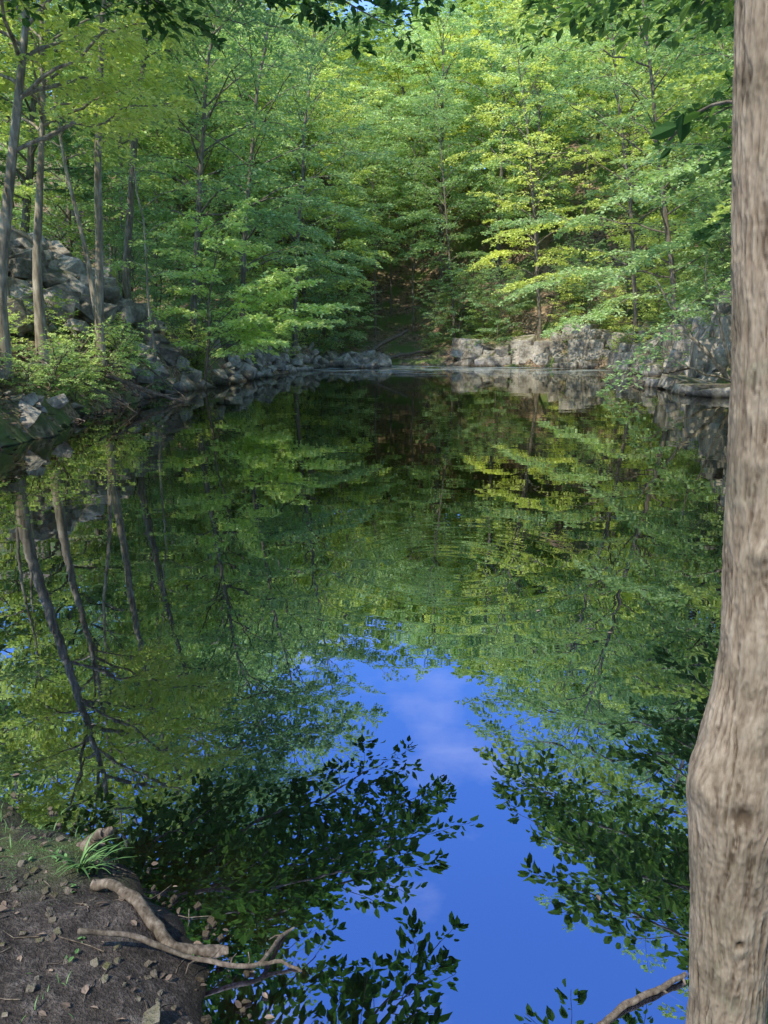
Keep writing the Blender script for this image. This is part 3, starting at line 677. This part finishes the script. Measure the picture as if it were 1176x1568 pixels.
P = np.stack([fr.uniform(-3, 3, 26), fr.uniform(2.3, 14, 26), np.full(26, .004)], 1)
mb = MB(); rg2 = np.random.RandomState(4); leaves(mb, P, rg2.randn(26, 3)*[1,1,0], .03, rg2, 0, True, .02)
obj('floating_leaves', mb.mesh('floating_leaves', [M_LITTER]))
items = []
for p in bankpts(500, -2.2, .3, .9, 3.0, 0):
    s = fr.uniform(.003, .014); items.append(((p[0], p[1], p[2]+s*.2), (s*1.3, s, s*.7), fr.rand()*6, .4))
for s, x, y in ((.03,-.66,1.72),(.025,-.57,1.68),(.035,-.50,1.70),(.02,-1.4,2.3)):
    items.append(((x, y, g1(x, y)), (s*1.3, s, s*.6), fr.rand()*6, .2))
rocks('pebbles', items, 9)
def grass(name, c, n, h, spread, lean, seed):
    rng = np.random.RandomState(seed); mb = MB()
    BX = c[0]+rng.randn(n)*spread; BY = c[1]+rng.randn(n)*spread; BZ = np.maximum(G(BX, BY), 0)-.005
    for i in range(n):
        b = np.array([BX[i], BY[i], BZ[i]])
        az = rng.rand()*6.28; d = np.array([math.cos(az)+lean[0], math.sin(az)+lean[1], 0]); d /= np.linalg.norm(d)+1e-6
        l = h*rng.uniform(.5, 1.2); w = l*.028
        u = np.linspace(0, 1, 6)[:, None]; cen = b+d*l*(u**1.6)*rng.uniform(.4, .9)+np.array([0,0,l])*(u-.45*u**2.6)*rng.uniform(.5, 1)
        sd = np.array([-d[1], d[0], 0]); ww = w*(1-u**2)+.0003
        V = np.stack([cen-sd*ww, cen+sd*ww], 1).reshape(-1, 3); kx = np.arange(5)[:, None]*2
        mb.add(V, kx+np.array([[0,1,3,2]]), 0, rng.rand(), True)
    return obj(name, mb.mesh(name, [M_GRASS]))
grass('grass_tuft', (-1.11,2.38), 40, .18, .022, (.7,.0), 1)
grass('grass_tuft', (-1.6,2.62), 110, .06, .14, (0,0), 2)
grass('grass_tuft', (-.95,1.75), 10, .05, .05, (0,0), 3)
grass('moss_patch', (-1.35,2.45), 3000, .014, .14, (0,0), 4)
sp = bankpts(34, -2.0, -.3, 1.2, 2.8, .012, .05)
flat_leaves('seedlings', np.repeat(sp, 3, axis=0)+fr.randn(102, 3)*[.008,.008,.003], .022, M_GRASS, 8)
mb = MB()
for p in bankpts(160, -2.2, .2, .9, 2.8, .006):
    a = fr.rand()*6.28; l = fr.uniform(.03, .2); d = np.array([math.cos(a), math.sin(a), 0])
    q = p+np.linspace(0, 1, 4)[:, None]*d*l+fr.randn(4, 3)*[.006,.006,.001]
    q[:, 2] = np.maximum(G(q[:, 0], q[:, 1]), 0)+.004
    tube(mb, q, [.0020, .0018, .0015, .0008], 5)
obj('twigs', mb.mesh('twigs', [M_DEAD]))

# ------------------------------------------------------------------ light & sky
sd = Vector((-.62, -.78, 0)).normalized(); EL = math.radians(52)
sdir = Vector((sd.x*math.cos(EL), sd.y*math.cos(EL), math.sin(EL)))
sun = bpy.data.lights.new('sun', 'SUN'); sun.energy = 5.0; sun.angle = math.radians(.5); sun.color = (1, .96, .82)
so = bpy.data.objects.new('sun', sun); COL.objects.link(so); so.rotation_euler = (-sdir).to_track_quat('-Z', 'Y').to_euler()
W = bpy.data.worlds.new('World'); scene.world = W; W.use_nodes = True
N = W.node_tree.nodes; L = W.node_tree.links; N.clear()
sk = N.new('ShaderNodeTexSky'); sk.sky_type = 'NISHITA'; sk.sun_disc = False; sk.sun_elevation = EL; sk.sun_rotation = math.atan2(sd.x, sd.y)
sk.ozone_density = 2.5; sk.dust_density = .6
skc = mixc(N, L, 1.0, sk.outputs[0], (1.4, 2.1, 3.0), 'MULTIPLY')
tc = N.new('ShaderNodeTexCoord'); mp = N.new('ShaderNodeMapping'); mp.inputs['Scale'].default_value = (1, 1, 2.2); L.new(tc.outputs['Generated'], mp.inputs[0])
nz = noise(N, L, mp.outputs[0], 3.6, 6, .55); rp = ramp(N, [(.53, (0,0,0)), (.75, (.5,.5,.5))]); L.new(nz.outputs['Fac'], rp.inputs[0])
c = mixc(N, L, rp.outputs[0], skc, (9, 9.5, 12))
bg = N.new('ShaderNodeBackground'); bg.inputs[1].default_value = .15; L.new(c, bg.inputs[0])
o = N.new('ShaderNodeOutputWorld'); L.new(bg.outputs[0], o.inputs[0])

# ------------------------------------------------------------------ camera
cam = bpy.data.cameras.new('camera'); co = bpy.data.objects.new('camera', cam); COL.objects.link(co)
co.location = (0, 0, 2.0); co.rotation_euler = (math.radians(90-13), 0, 0)
cam.sensor_fit = 'VERTICAL'; cam.sensor_height = 24; cam.lens = 12/math.tan(math.radians(34.7)); cam.clip_start = .05; cam.clip_end = 2000
scene.camera = co
scene.view_settings.view_transform = 'Standard'; scene.view_settings.look = 'None'; scene.view_settings.exposure = 0
print('TREES', len(bpy.data.objects))
